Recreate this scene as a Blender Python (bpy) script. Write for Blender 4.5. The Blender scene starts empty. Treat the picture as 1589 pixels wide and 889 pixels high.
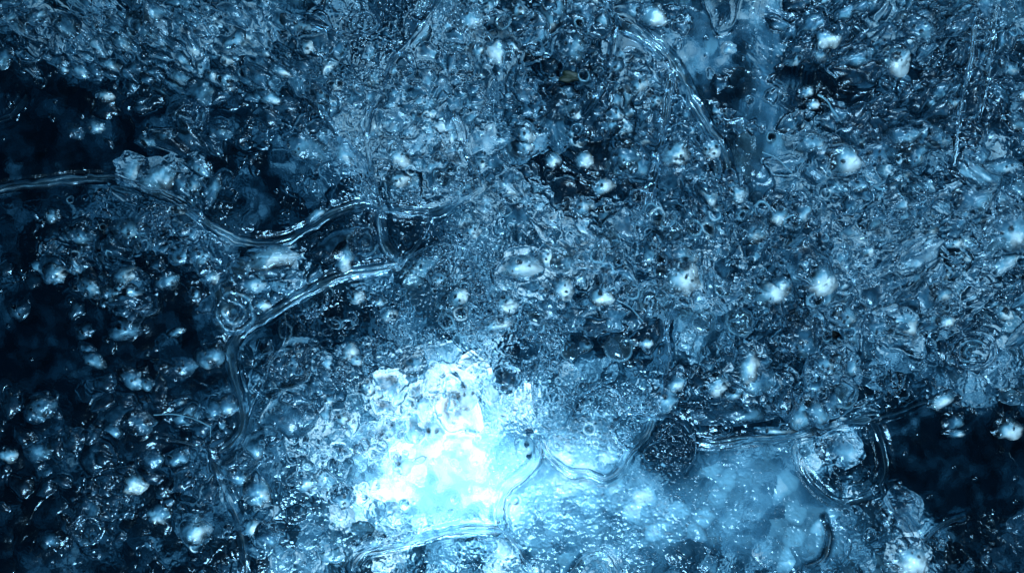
import bpy, math, heapq
import numpy as np

U = 0.001                      # one photo pixel = 1 mm
W, H = 1589.0, 889.0
GAP = 150.0                    # distance from the clear face to the cloudy ice behind it, in px
D = 2207.0                     # camera distance in px
rng = np.random.default_rng(7)
S = bpy.context.scene
COL = S.collection

# ---------------------------------------------------------------- camera, world, lamps, exposure
cam = bpy.data.cameras.new('camera'); cam.lens = 50; cam.sensor_width = 36
cam.clip_start = 0.05; cam.clip_end = 50
camo = bpy.data.objects.new('camera', cam); COL.objects.link(camo)
camo.location = (0, -D*U, 0); camo.rotation_euler = (math.radians(90), 0, 0)
S.camera = camo
world = bpy.data.worlds.new('World'); S.world = world; world.use_nodes = True
world.node_tree.nodes['Background'].inputs[0].default_value = (0.10, 0.32, 0.60, 1)
world.node_tree.nodes['Background'].inputs[1].default_value = 0.06
S.view_settings.view_transform = 'Standard'; S.view_settings.look = 'None'
S.view_settings.exposure = 0.0; S.view_settings.gamma = 1.0
S.render.engine = 'CYCLES'
cy = S.cycles
cy.max_bounces = 8; cy.transmission_bounces = 8; cy.transparent_max_bounces = 8
cy.diffuse_bounces = 1; cy.glossy_bounces = 2
cy.caustics_reflective = False; cy.caustics_refractive = False
cy.use_denoising = True
cy.sample_clamp_indirect = 4

def P(px, py, y=0.0):
    """photo px, px, depth behind the face in px -> metres"""
    return ((px-W/2)*U, y*U, (H/2-py)*U)

def lamp(kind, name, loc, energy, color, target=None, **kw):
    l = bpy.data.lights.new(name, kind); l.energy = energy; l.color = color
    for k, v in kw.items(): setattr(l, k, v)
    o = bpy.data.objects.new(name, l); COL.objects.link(o); o.location = loc
    if target is not None:
        from mathutils import Vector
        o.rotation_euler = (Vector(target)-Vector(loc)).to_track_quat('-Z', 'Y').to_euler()
    return o

BLUE = (0.36, 0.70, 1.0)
lamp('AREA', 'backlight_panel', P(800, 440, 900), 27, BLUE, P(800, 440, 0), shape='RECTANGLE', size=2.6, size_y=1.6)
lamp('SPOT', 'torch', P(704, 764, 262), 15.0, (0.86, 0.95, 1.0), P(702, 762, 0), spot_size=math.radians(130), spot_blend=1.0, shadow_soft_size=0.02)
lamp('AREA', 'glow_fill', P(675, 695, 430), 2.5, (0.62, 0.85, 1.0), P(680, 690, 0), shape='RECTANGLE', size=0.46, size_y=0.38)  # added area lamp that widens the glow
lamp('AREA', 'glow_fill_right', P(1010, 790, 400), 3.6, (0.66, 0.86, 1.0), P(1010, 780, 0), shape='RECTANGLE', size=0.66, size_y=0.16)  # added lamp that brightens the lower right sheet
lamp('AREA', 'low_key', P(640, 1700, -900), 46, (0.40, 0.74, 1.0), P(800, 440, 0), shape='RECTANGLE', size=0.5, size_y=0.3)  # added front lamp, lights the undersides of the lumps
lamp('AREA', 'high_strip', P(1300, -700, -700), 24, (0.40, 0.74, 1.0), P(900, 440, 0), shape='RECTANGLE', size=0.8, size_y=0.15)  # added lamp for bright edges on the relief
lamp('AREA', 'side_strip', P(2500, 300, -800), 8, (0.40, 0.74, 1.0), P(900, 440, 0), shape='RECTANGLE', size=0.15, size_y=0.8)  # added side lamp for bright edges on the relief

# ---------------------------------------------------------------- noise
def _hash(ix, iy, seed):
    with np.errstate(over='ignore'):
        h = ix.astype(np.int64)*374761393 + iy.astype(np.int64)*668265263 + seed*1442695041
        h = (h ^ (h >> 13))*1274126177
        h = (h ^ (h >> 16))*2246822519
        h = h ^ (h >> 15)
    return (h & 0xFFFFFF).astype(np.float64)/float(0x1000000)

def vnoise(x, y, s, seed):
    x = x/s; y = y/s
    ix = np.floor(x); iy = np.floor(y); fx = x-ix; fy = y-iy
    fx = fx*fx*fx*(fx*(fx*6-15)+10); fy = fy*fy*fy*(fy*(fy*6-15)+10)
    ix = ix.astype(np.int64); iy = iy.astype(np.int64)
    a = _hash(ix, iy, seed); b = _hash(ix+1, iy, seed); c = _hash(ix, iy+1, seed); d = _hash(ix+1, iy+1, seed)
    return (a+(b-a)*fx)*(1-fy)+(c+(d-c)*fx)*fy - 0.5

def fbm(x, y, s, seed, n=4, g=0.5):
    t = 0; a = 1.0
    for i in range(n):
        t = t+a*vnoise(x+i*37.1, y-i*51.7, s, seed+i); a *= g; s *= 0.5
    return t

def worley(x, y, s, seed):
    x = x/s; y = y/s; ix = np.floor(x).astype(np.int64); iy = np.floor(y).astype(np.int64)
    f1 = np.full(x.shape, 9.0); f2 = np.full(x.shape, 9.0); idv = np.zeros(x.shape)
    for dx in (-1, 0, 1):
        for dy in (-1, 0, 1):
            cx = ix+dx; cy_ = iy+dy
            px = cx+_hash(cx, cy_, seed)*0.9; py = cy_+_hash(cx, cy_, seed+1)*0.9
            d = np.hypot(px-x, py-y); hv = _hash(cx, cy_, seed+2)
            near = d < f1
            f2 = np.where(near, f1, np.minimum(f2, d)); idv = np.where(near, hv, idv); f1 = np.where(near, d, f1)
    return f1, f2, idv

def sstep(a, b, x):
    t = np.clip((x-a)/(b-a), 0, 1); return t*t*(3-2*t)

def blob(x, y, items, soft=1.0):
    """union of soft ellipses (cx, cy, rx, ry)"""
    m = np.zeros(x.shape)
    for c in items:
        cx, cy_, rx, ry = c[:4]
        d = ((x-cx)/rx)**2+((y-cy_)/ry)**2
        m = np.maximum(m, np.exp(-d*soft))
    return m

# ---------------------------------------------------------------- light and dark of the ice, painted in as cloudiness (0 darkest .. 9 brightest)
GR = ["44334444455551544455".replace('1','4'),
      "22344555543454544344",
      "11222345554344554334",
      "11242325554144455444",
      "23333222344444555556",
      "22322443555446554555",
      "01112223443334444455",
      "11112346665443443344",
      "12123457776643444122",
      "12323467777653444211",
      "12233456555554444522"]
G = np.array([[float(c) for c in r] for r in GR])
def brightness_map(x, y):
    gx = np.clip((x-40)/80.0, 0, 18.999); gy = np.clip((y-40)/80.0, 0, 9.999)
    ix = gx.astype(int); iy = gy.astype(int); fx = gx-ix; fy = gy-iy
    fx = fx*fx*(3-2*fx); fy = fy*fy*(3-2*fy)
    v = (G[iy, ix]*(1-fx)+G[iy, ix+1]*fx)*(1-fy)+(G[iy+1, ix]*(1-fx)+G[iy+1, ix+1]*fx)*fy
    return v
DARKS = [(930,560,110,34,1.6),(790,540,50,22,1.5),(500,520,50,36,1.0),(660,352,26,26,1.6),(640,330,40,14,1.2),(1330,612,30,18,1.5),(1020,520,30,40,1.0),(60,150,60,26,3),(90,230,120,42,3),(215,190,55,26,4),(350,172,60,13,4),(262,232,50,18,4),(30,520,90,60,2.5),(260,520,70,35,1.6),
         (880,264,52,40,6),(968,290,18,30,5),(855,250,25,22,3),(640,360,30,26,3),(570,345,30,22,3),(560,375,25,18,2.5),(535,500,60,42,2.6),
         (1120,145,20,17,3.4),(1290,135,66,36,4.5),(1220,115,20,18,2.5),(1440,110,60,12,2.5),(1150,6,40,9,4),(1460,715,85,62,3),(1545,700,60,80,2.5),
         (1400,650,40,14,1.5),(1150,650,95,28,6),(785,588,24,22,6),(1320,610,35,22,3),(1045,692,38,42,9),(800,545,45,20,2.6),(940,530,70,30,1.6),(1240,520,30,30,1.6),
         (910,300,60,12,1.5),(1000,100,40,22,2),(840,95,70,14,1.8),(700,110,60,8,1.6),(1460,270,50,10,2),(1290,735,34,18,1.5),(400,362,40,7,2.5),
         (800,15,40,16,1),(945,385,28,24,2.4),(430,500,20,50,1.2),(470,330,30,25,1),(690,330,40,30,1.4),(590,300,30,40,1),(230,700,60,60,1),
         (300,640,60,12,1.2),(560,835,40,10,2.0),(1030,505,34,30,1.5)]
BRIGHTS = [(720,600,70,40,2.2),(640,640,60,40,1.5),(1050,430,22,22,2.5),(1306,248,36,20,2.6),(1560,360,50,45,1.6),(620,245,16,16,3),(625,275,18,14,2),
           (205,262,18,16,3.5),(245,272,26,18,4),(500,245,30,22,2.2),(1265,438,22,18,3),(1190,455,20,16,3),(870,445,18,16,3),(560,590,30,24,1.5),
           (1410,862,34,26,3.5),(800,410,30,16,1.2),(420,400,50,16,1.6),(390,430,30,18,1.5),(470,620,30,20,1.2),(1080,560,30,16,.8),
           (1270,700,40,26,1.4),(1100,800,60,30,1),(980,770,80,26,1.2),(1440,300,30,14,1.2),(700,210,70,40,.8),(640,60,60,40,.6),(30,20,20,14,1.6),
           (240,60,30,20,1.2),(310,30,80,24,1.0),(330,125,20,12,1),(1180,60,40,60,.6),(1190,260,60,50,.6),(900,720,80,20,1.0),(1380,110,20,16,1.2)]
def brightness_detail(x, y):
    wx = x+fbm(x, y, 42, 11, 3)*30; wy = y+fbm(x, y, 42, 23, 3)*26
    v = brightness_map(wx, wy); v = v+np.clip(v, 0, 5)*0.27*2*fbm(x, y, 88, 47, 2)*(1-0.8*blob(x, y, [(690,720,170,130),(1000,780,230,110)]))
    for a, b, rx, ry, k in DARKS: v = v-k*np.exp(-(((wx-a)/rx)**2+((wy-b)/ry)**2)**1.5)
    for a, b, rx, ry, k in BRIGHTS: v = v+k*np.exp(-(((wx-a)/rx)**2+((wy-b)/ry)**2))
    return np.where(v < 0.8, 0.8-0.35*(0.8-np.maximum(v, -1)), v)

# ---------------------------------------------------------------- mesh helper
def grid_mesh(name, xs, ys, h, attrs, mat, facemask=None, smooth=True):
    """height field: xs, ys in photo px, h towards the camera in px"""
    nx, ny = len(xs), len(ys)
    X, Y = np.meshgrid(xs, ys)
    co = np.empty((ny*nx, 3)); co[:, 0] = (X.ravel()-W/2)*U; co[:, 2] = (H/2-Y.ravel())*U; co[:, 1] = -h.ravel()*U
    i = np.arange(ny-1)[:, None]*nx+np.arange(nx-1)[None, :]
    q = np.stack([i, i+nx, i+nx+1, i+1], -1).reshape(-1, 4)
    if facemask is not None: q = q[facemask.ravel()]
    return raw_mesh(name, co, q, attrs, mat)

def raw_mesh(name, co, q, attrs, mat):
    used = np.unique(q); remap = np.full(len(co), -1, dtype=np.int64); remap[used] = np.arange(len(used))
    co = co[used]; q = remap[q]
    me = bpy.data.meshes.new(name)
    me.vertices.add(len(co)); me.vertices.foreach_set('co', co.astype(np.float32).ravel())
    k = q.shape[1]
    me.loops.add(q.size); me.loops.foreach_set('vertex_index', q.astype(np.int32).ravel())
    me.polygons.add(len(q)); me.polygons.foreach_set('loop_start', (np.arange(len(q))*k).astype(np.int32))
    me.polygons.foreach_set('loop_total', np.full(len(q), k, dtype=np.int32))
    me.polygons.foreach_set('use_smooth', np.ones(len(q), dtype=bool))
    for an, av in (attrs or {}).items():
        a = me.attributes.new(an, 'FLOAT', 'POINT'); a.data.foreach_set('value', np.asarray(av).ravel()[used].astype(np.float32))
    me.update(); me.validate()
    me.materials.append(mat)
    return me

def link(name, me, parent=None, **props):
    o = bpy.data.objects.new(name, me); COL.objects.link(o)
    if parent is not None: o.parent = parent
    for k, v in props.items(): o[k] = v
    return o

# ---------------------------------------------------------------- materials
def attr(nt, name):
    n = nt.nodes.new('ShaderNodeAttribute'); n.attribute_name = name; return n.outputs['Fac']
def ramp(nt, fac, stops):
    n = nt.nodes.new('ShaderNodeValToRGB'); e = n.color_ramp.elements
    e[0].position, e[0].color = stops[0][0], (*stops[0][1], 1); e[1].position, e[1].color = stops[-1][0], (*stops[-1][1], 1)
    for p, c in stops[1:-1]: el = e.new(p); el.color = (*c, 1)
    nt.links.new(fac, n.inputs[0]); return n.outputs[0]
def bump(nt, scale, dist, kind='noise', normal=None):
    tc = nt.nodes.new('ShaderNodeTexCoord')
    t = nt.nodes.new('ShaderNodeTexNoise' if kind == 'noise' else 'ShaderNodeTexVoronoi'); t.inputs['Scale'].default_value = scale
    if kind == 'noise': t.inputs['Detail'].default_value = 3
    nt.links.new(tc.outputs['Object'], t.inputs['Vector'])
    b = nt.nodes.new('ShaderNodeBump'); b.inputs['Distance'].default_value = dist; b.inputs['Strength'].default_value = 1.0
    nt.links.new(t.outputs[0], b.inputs['Height'])
    if normal: nt.links.new(normal, b.inputs['Normal'])
    return b.outputs[0]
ICE = [(0.0, (0.0004, 0.004, 0.009)), (0.25, (0.005, 0.027, 0.050)), (0.5, (0.040, 0.125, 0.195)), (0.75, (0.20, 0.42, 0.54)), (1.0, (0.86, 0.94, 0.95))]

def mat_clear(name, rough=0.04, ior=1.31, frost_gain=1.0, tint=(0.90, 0.965, 1.0), bd=0.0007):
    """clear refracting ice; attribute frost = share of the surface taken by rime and painted bright rims"""
    m = bpy.data.materials.new(name); m.use_nodes = True; nt = m.node_tree; nt.nodes.clear()
    out = nt.nodes.new('ShaderNodeOutputMaterial'); mix = nt.nodes.new('ShaderNodeMixShader')
    g = nt.nodes.new('ShaderNodeMixShader'); rf = nt.nodes.new('ShaderNodeBsdfRefraction'); gl = nt.nodes.new('ShaderNodeBsdfAnisotropic')
    fn = nt.nodes.new('ShaderNodeFresnel'); fn.inputs['IOR'].default_value = 1.6
    rf.inputs['Color'].default_value = (*tint, 1); rf.inputs['Roughness'].default_value = rough; rf.inputs['IOR'].default_value = ior
    gl.inputs['Roughness'].default_value = 0.17; gl.inputs['Color'].default_value = (0.62, 0.86, 1, 1)
    nt.links.new(fn.outputs[0], g.inputs[0]); nt.links.new(rf.outputs[0], g.inputs[1]); nt.links.new(gl.outputs[0], g.inputs[2])
    d = nt.nodes.new('ShaderNodeBsdfPrincipled'); d.inputs['Roughness'].default_value = 0.28
    d.inputs['Specular IOR Level'].default_value = 0.6
    nt.links.new(ramp(nt, attr(nt, 'white'), ICE), d.inputs['Base Color'])
    nb = bump(nt, 260, bd)
    [nt.links.new(nb, q.inputs['Normal']) for q in (rf, gl, fn, d)]
    mu = nt.nodes.new('ShaderNodeMath'); mu.operation = 'MULTIPLY'; mu.use_clamp = True; mu.inputs[1].default_value = frost_gain
    nt.links.new(attr(nt, 'frost'), mu.inputs[0])
    nt.links.new(mu.outputs[0], mix.inputs[0]); nt.links.new(g.outputs[0], mix.inputs[1]); nt.links.new(d.outputs[0], mix.inputs[2])
    nt.links.new(mix.outputs[0], out.inputs[0])
    return m
M_CLEAR = mat_clear('clear_ice'); M_NOD = mat_clear('nodule_ice', 0.05, 1.30); M_SEAM = mat_clear('seam_ice', 0.03, 1.33, bd=0.0003)
M_BUB = mat_clear('bubble_ice', 0.03, 1.25, bd=0.0001)

def mat_cloudy():
    m = bpy.data.materials.new('cloudy_ice'); m.use_nodes = True; nt = m.node_tree; nt.nodes.clear()
    out = nt.nodes.new('ShaderNodeOutputMaterial'); add = nt.nodes.new('ShaderNodeMixShader'); add.inputs[0].default_value = 0.62
    c = ramp(nt, attr(nt, 'white'), ICE)
    d = nt.nodes.new('ShaderNodeBsdfDiffuse'); t = nt.nodes.new('ShaderNodeBsdfTranslucent')
    nt.links.new(c, d.inputs[0]); nt.links.new(c, t.inputs[0])
    nt.links.new(d.outputs[0], add.inputs[1]); nt.links.new(t.outputs[0], add.inputs[2]); nt.links.new(add.outputs[0], out.inputs[0])
    return m
M_CLOUDY = mat_cloudy()
def mat_plain(name, color, rough=0.6):
    m = bpy.data.materials.new(name); m.use_nodes = True; nt = m.node_tree; b = nt.nodes['Principled BSDF']
    n = nt.nodes.new('ShaderNodeTexNoise'); n.inputs['Scale'].default_value = 90
    r = ramp(nt, n.outputs[0], [(0.3, tuple(c*0.6 for c in color)), (0.7, tuple(min(1, c*1.4) for c in color))])
    nt.links.new(r, b.inputs['Base Color']); b.inputs['Roughness'].default_value = rough
    return m

# ---------------------------------------------------------------- seams: polylines in photo px, half width, plate side
SEAMS = [
 ('long dark seam sweeping down from the black hollow to the central junction', 5, [(-20,296),(20,288),(60,284),(120,277),(180,279),(240,297),(290,322),(330,352),(370,373),(410,379),(450,370),(490,350),(520,330),(560,318),(592,323)]),
 ('bright short seam rising to the needle cluster from the central junction', 5, [(592,325),(640,329),(672,331),(700,320),(745,290)]),
 ('pale seam falling from the central junction to the triangular hollow tip', 6, [(592,325),(590,350),(597,380),(612,398),(618,410)]),
 ('dark seam closing the right side of the triangular dark plate', 4, [(672,331),(660,360),(640,390),(618,412)]),
 ('long pale seam from the triangular plate down past the concentric ring', 6, [(618,410),(580,420),(540,426),(500,441),(450,468),(415,490),(378,512),(358,540),(360,580),(372,620),(375,660),(360,688),(340,702)]),
 ('thin frayed seam running into the dark plate beside the loose splinters', 3, [(340,702),(300,690),(255,680),(240,676)]),
 ('thick pale rope seam dropping to the bottom edge', 7, [(325,702),(340,740),(356,780),(372,820),(380,860),(380,910)]),
 ('tall curving seam from the top edge to the central junction', 5, [(592,325),(585,290),(572,250),(570,210),(580,170),(598,130),(608,95),(640,60),(690,-10)]),
 ('fibrous pale seam above the bright pitted patch', 7, [(745,290),(735,260),(722,230),(715,200),(705,178)]),
 ('hooked little seam around a cup of frost', 3, [(598,120),(610,92),(628,82),(642,102)]),
 ('long slanting rope seam under the pale curtain', 7, [(960,32),(1010,60),(1050,100),(1075,150),(1100,200),(1125,235),(1136,290)]),
 ('faint seam hanging beside the green fragment', 4, [(958,40),(948,100),(925,150),(905,180)]),
 ('double ridged seam curling beneath the sandy plate', 5, [(828,672),(845,700),(865,720),(888,734),(912,735),(943,744),(965,724),(975,704),(992,684),(1005,672),(1013,650)]),
 ('closed loop seam around the small round plate', 4, [(1013,648),(985,640),(962,648),(952,668),(962,688),(982,698),(1000,684)]),
 ('seam arching over the dark pebbled pocket', 4, [(1013,648),(1040,645),(1064,660),(1080,683)]),
 ('seam curling under the dark pebbled pocket', 3, [(1080,683),(1078,712),(1064,735)]),
 ('long level seam under the tunnel cavity', 5, [(1080,685),(1110,688),(1160,682),(1230,677),(1262,671),(1300,659),(1355,652)]),
 ('strong pale seam bounding the black hollow of the lower corner', 6, [(1355,652),(1371,690),(1376,730),(1370,757),(1385,790),(1410,820),(1424,848)]),
 ('braided seam bounding the window shaped plate below', 5, [(1235,680),(1240,710),(1258,745),(1288,772),(1312,782)]),
 ('soft seam closing the window shaped plate', 5, [(1312,782),(1342,774),(1370,757)]),
 ('dim seam over the black hollow of the lower corner', 4, [(1355,652),(1400,638),(1440,622),(1485,612)]),
 ('pale winding seam beside the white glow', 6, [(838,682),(836,705),(824,730),(790,757),(776,790),(780,825)]),
 ('seam leaving the glow toward the bottom edge', 6, [(780,825),(800,846),(815,868),(832,905)]),
 ('bright seam under the white glow', 6, [(780,827),(742,822),(690,828),(645,840),(600,850),(562,860),(545,885)]),
 ('small arch seam on the bottom edge', 6, [(880,905),(900,872),(922,859),(948,863),(968,900)]),
 ('curved seam hanging below the window shaped plate', 5, [(1280,802),(1288,835),(1275,868),(1250,880)]),
 ('pale seam arching in the lower corner', 4, [(1428,850),(1446,828),(1470,812),(1500,803)]),
 ('short bright curve above the black hollow', 5, [(-10,190),(20,178),(36,162),(42,148)]),
 ('sagging loop seam among the nodules of the upper corner', 3, [(40,100),(60,92),(78,72),(80,40),(62,22)]),
 ('slanting seam between the swirl and the tall seam', 5, [(470,150),(500,180),(525,212),(556,242),(580,292)]),
 ('lobed seam around the ribbed patch at the top edge', 4, [(470,35),(500,44),(540,55),(572,55),(590,38),(575,15)]),
 ('long pale vertical strand beside the icicle curtain', 6, [(1512,25),(1507,90),(1495,150),(1485,215),(1478,260)]),
 ('second pale vertical strand of the icicle curtain', 5, [(1548,10),(1540,80),(1530,140),(1520,190)]),
 ('short thick upright strand above the clustered nodules', 6, [(1042,480),(1033,515),(1036,555),(1030,592)]),
 ('hair thin seam through the beaded dark plate', 2, [(440,480),(442,520),(420,570),(400,610),(385,645)]),
 ('round seam enclosing the streaked oval plate', 5, [(1478,530),(1500,516),(1528,518),(1545,535),(1540,560),(1515,572),(1490,566)]),
 ('seam curling around the plum coloured nodule', 3, [(1262,500),(1264,530),(1256,552),(1246,580),(1248,610)]),
 ('seam running up from the rippled plate', 3, [(975,640),(950,600),(900,620),(880,660)]),
 ('thin wandering seam across the frosted central plate', 2, [(620,412),(660,385),(700,380),(750,400),(770,440),(790,470)]),
 ('broad pale strand hanging in the curtain', 9, [(1045,110),(1036,160),(1026,220),(1015,270),(1000,330)]),
 ('crooked seam below the ringed square hole', 3, [(840,530),(832,560),(826,600),(828,640)]),
]
STRONG = {0, 1, 2, 4, 10, 12, 16, 21, 23}; WEAK = {5, 6, 17, 18, 19, 20, 25, 26, 27, 28, 29}
def resample(pts, step=2.0):
    pts = np.array(pts, float); n = len(pts)
    ext = np.vstack([2*pts[0]-pts[1], pts, 2*pts[-1]-pts[-2]]); out = []
    for i in range(1, n):
        p0, p1, p2, p3 = ext[i-1], ext[i], ext[i+1], ext[i+2]
        k = max(2, int(np.hypot(*(p2-p1))/step)); t = np.linspace(0, 1, k, endpoint=False)[:, None]
        out.append(0.5*((2*p1)+(-p0+p2)*t+(2*p0-5*p1+4*p2-p3)*t**2+(-p0+3*p1-3*p2+p3)*t**3))
    out.append(pts[-1][None]); return np.vstack(out)

# ---------------------------------------------------------------- the clear face as a height field
def axis(lo, hi, margin, fine, coarse):
    return np.concatenate([np.arange(lo-margin, lo, coarse), np.arange(lo, hi, fine), np.arange(hi, hi+margin+1, coarse)])
XS = axis(-20, W+20, 260, 1.45, 7); YS = axis(-20, H+20, 260, 1.45, 7)
X, Y = np.meshgrid(XS, YS)
CD = brightness_detail(X, Y)

def region(items): return sstep(0.25, 0.6, blob(X, Y, items)+0.22*fbm(X, Y, 50, 77, 3))
R_PEB = region([(660,130,190,160),(700,300,170,140),(760,460,120,90),(820,545,90,50),(640,370,50,60),(900,640,150,60),(1045,695,36,40),(560,520,140,80),(470,330,40,60),(240,330,110,60)])
R_STREAK = region([(230,70,280,90),(430,110,90,80),(1380,90,220,120),(1480,380,150,160),(200,230,200,60)])
R_SAND = region([(930,780,190,120),(880,690,130,60),(1300,830,160,70),(720,860,160,50),(1150,760,100,90),(1300,700,60,60)])
R_SMOOTH = region([(690,720,120,90),(600,700,80,60),(1190,180,60,150),(1200,60,34,90),(1095,90,34,70),(1030,200,20,110),(1090,490,50,30),(1130,520,60,30),(650,480,40,50),(1180,720,60,30),(1120,60,60,60),(60,230,120,60),(60,520,130,70),(1060,80,40,40),(1240,760,60,40),(1480,720,100,90),(560,640,50,40),(1100,500,60,40),(440,300,60,60),(700,760,60,50)])
R_BUB = region([(1000,330,190,200),(1160,470,200,160),(1200,600,200,60),(950,230,120,120),(560,640,170,120),(1300,300,150,60)])

SEAMBAND = np.zeros_like(X); SBW = np.zeros_like(X)
for k, (lab, w, pts) in enumerate(SEAMS):
    g = 3.0 if k in (0, 1, 2, 4) else 2.3 if k in STRONG else 1.3
    for a, b in resample(pts, 3.0):
        i0, i1 = np.searchsorted(XS, (a-5*w, a+5*w)); j0, j1 = np.searchsorted(YS, (b-5*w, b+5*w))
        if i1-i0 < 1 or j1-j0 < 1: continue
        t = np.hypot(XS[i0:i1][None, :]-a, YS[j0:j1][:, None]-b)
        SEAMBAND[j0:j1, i0:i1] = np.maximum(SEAMBAND[j0:j1, i0:i1], np.exp(-(t/(1.5*w))**4))
        SBW[j0:j1, i0:i1] = np.maximum(SBW[j0:j1, i0:i1], (1.0 if k in STRONG else 0.6)*np.exp(-(t/(g*w))**4))
HLOW = fbm(X, Y, 170, 1, 3)*16+fbm(X, Y, 40, 5, 2)*4.5
CALM = 0.25+0.75*sstep(0.10, 0.34, CD/9)
Hf = fbm(X, Y, 170, 1, 3)*16+fbm(X, Y, 40, 5, 3)*4.5*(1-0.6*R_SMOOTH)
# domes and dimples of melted ice, three sizes
wx = X+fbm(X, Y, 22, 31, 2)*9; wy = Y+fbm(X, Y, 22, 41, 2)*9
f1, f2, idv = worley(wx, wy, 30, 100)
dome = np.sqrt(np.clip(1-(f1/0.62)**2, 0, 1))*(idv > 0.35)
LUMPW = dome*(idv-0.6)*2.2; SHADE_ID = idv
Hf += (1-0.75*blob(X, Y, [(680,690,130,120)]))*dome*(9*R_BUB+5*(1-R_SMOOTH)*(1-R_SAND))*(0.4+idv)*CALM
f1, f2, idv = worley(wx, wy, 15.0, 120)
e = np.clip((f2-f1)/0.35, 0, 1)
Hf += (1-R_SMOOTH)*(np.sqrt(np.clip(1-(f1/0.6)**2, 0, 1)))*(idv > 0.3)*(1.0+3.2*R_BUB+1.6*R_PEB)*(1-0.85*R_SMOOTH)*CALM
# fine pebbling, closed cells with a crisp groove between
wx2 = X+fbm(X, Y, 9, 61, 2)*5; wy2 = Y+fbm(X, Y, 9, 71, 2)*5
f1, f2, idv = worley(wx2, wy2, 8.5, 140)
cell = sstep(0.04, 0.35, f2-f1); FIL = np.exp(-((f2-f1-0.10)/0.09)**2)*(vnoise(X, Y, 16, 150)+0.5)
Hf += cell*(2.6*R_PEB*(0.5+idv)+0.5*(1-R_SMOOTH))*CALM
f1, f2, idv = worley(wx2, wy2*1.35, 6.3, 160)
Hf += np.sqrt(np.clip(1-(f1/0.65)**2, 0, 1))*((1.5-0.7*sstep(1050, 1120, X))*R_SAND*(0.4+idv)+0.35*R_BUB)
# wind drawn streaks
u = X*0.80+Y*0.60; v = -X*0.60+Y*0.80
st = fbm(u*0.28, v, 7, 200, 3)+0.6*fbm(u*0.3+40, v*1.2, 15, 210, 2)
Hf += st*6.0*R_STREAK*sstep(0.12, 0.4, CD/9)
u = X; v = Y+0.15*X
Hf += fbm(u*0.25, v, 6, 220, 3)*1.8*region([(1480,330,130,150),(1000,770,200,90)])
u = X+0.12*Y
R_VEIL = blob(X+10*vnoise(X, Y, 40, 9), Y, [(1194,150,26,150),(1205,60,20,110),(1090,80,36,80),(1028,220,16,120),(1520,120,30,130)])
Hf += fbm(u, Y*0.08, 7, 240, 2)*2.0*region([(1200,120,60,140),(1520,130,40,130),(1030,200,22,110)])
Hf += fbm(X, Y, 5, 260, 2)*0.9*(1-0.7*R_SMOOTH)*CALM

RIM_LIGHT = np.zeros_like(X)  # bright rims of the pits, light painted as frost
def stamp(cx, cy_, r, fn, frost=None):
    a, b = np.searchsorted(XS, (cx-r*1.8, cx+r*1.8)); c, d = np.searchsorted(YS, (cy_-r*1.8, cy_+r*1.8))
    if b-a < 2 or d-c < 2: return
    sx, sy = XS[a:b][None, :]-cx, YS[c:d][:, None]-cy_
    t = np.hypot(sx, sy)/r
    Hf[c:d, a:b] += fn(t)
    if frost is not None: RIM_LIGHT[c:d, a:b] = np.maximum(RIM_LIGHT[c:d, a:b], frost(t))
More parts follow.
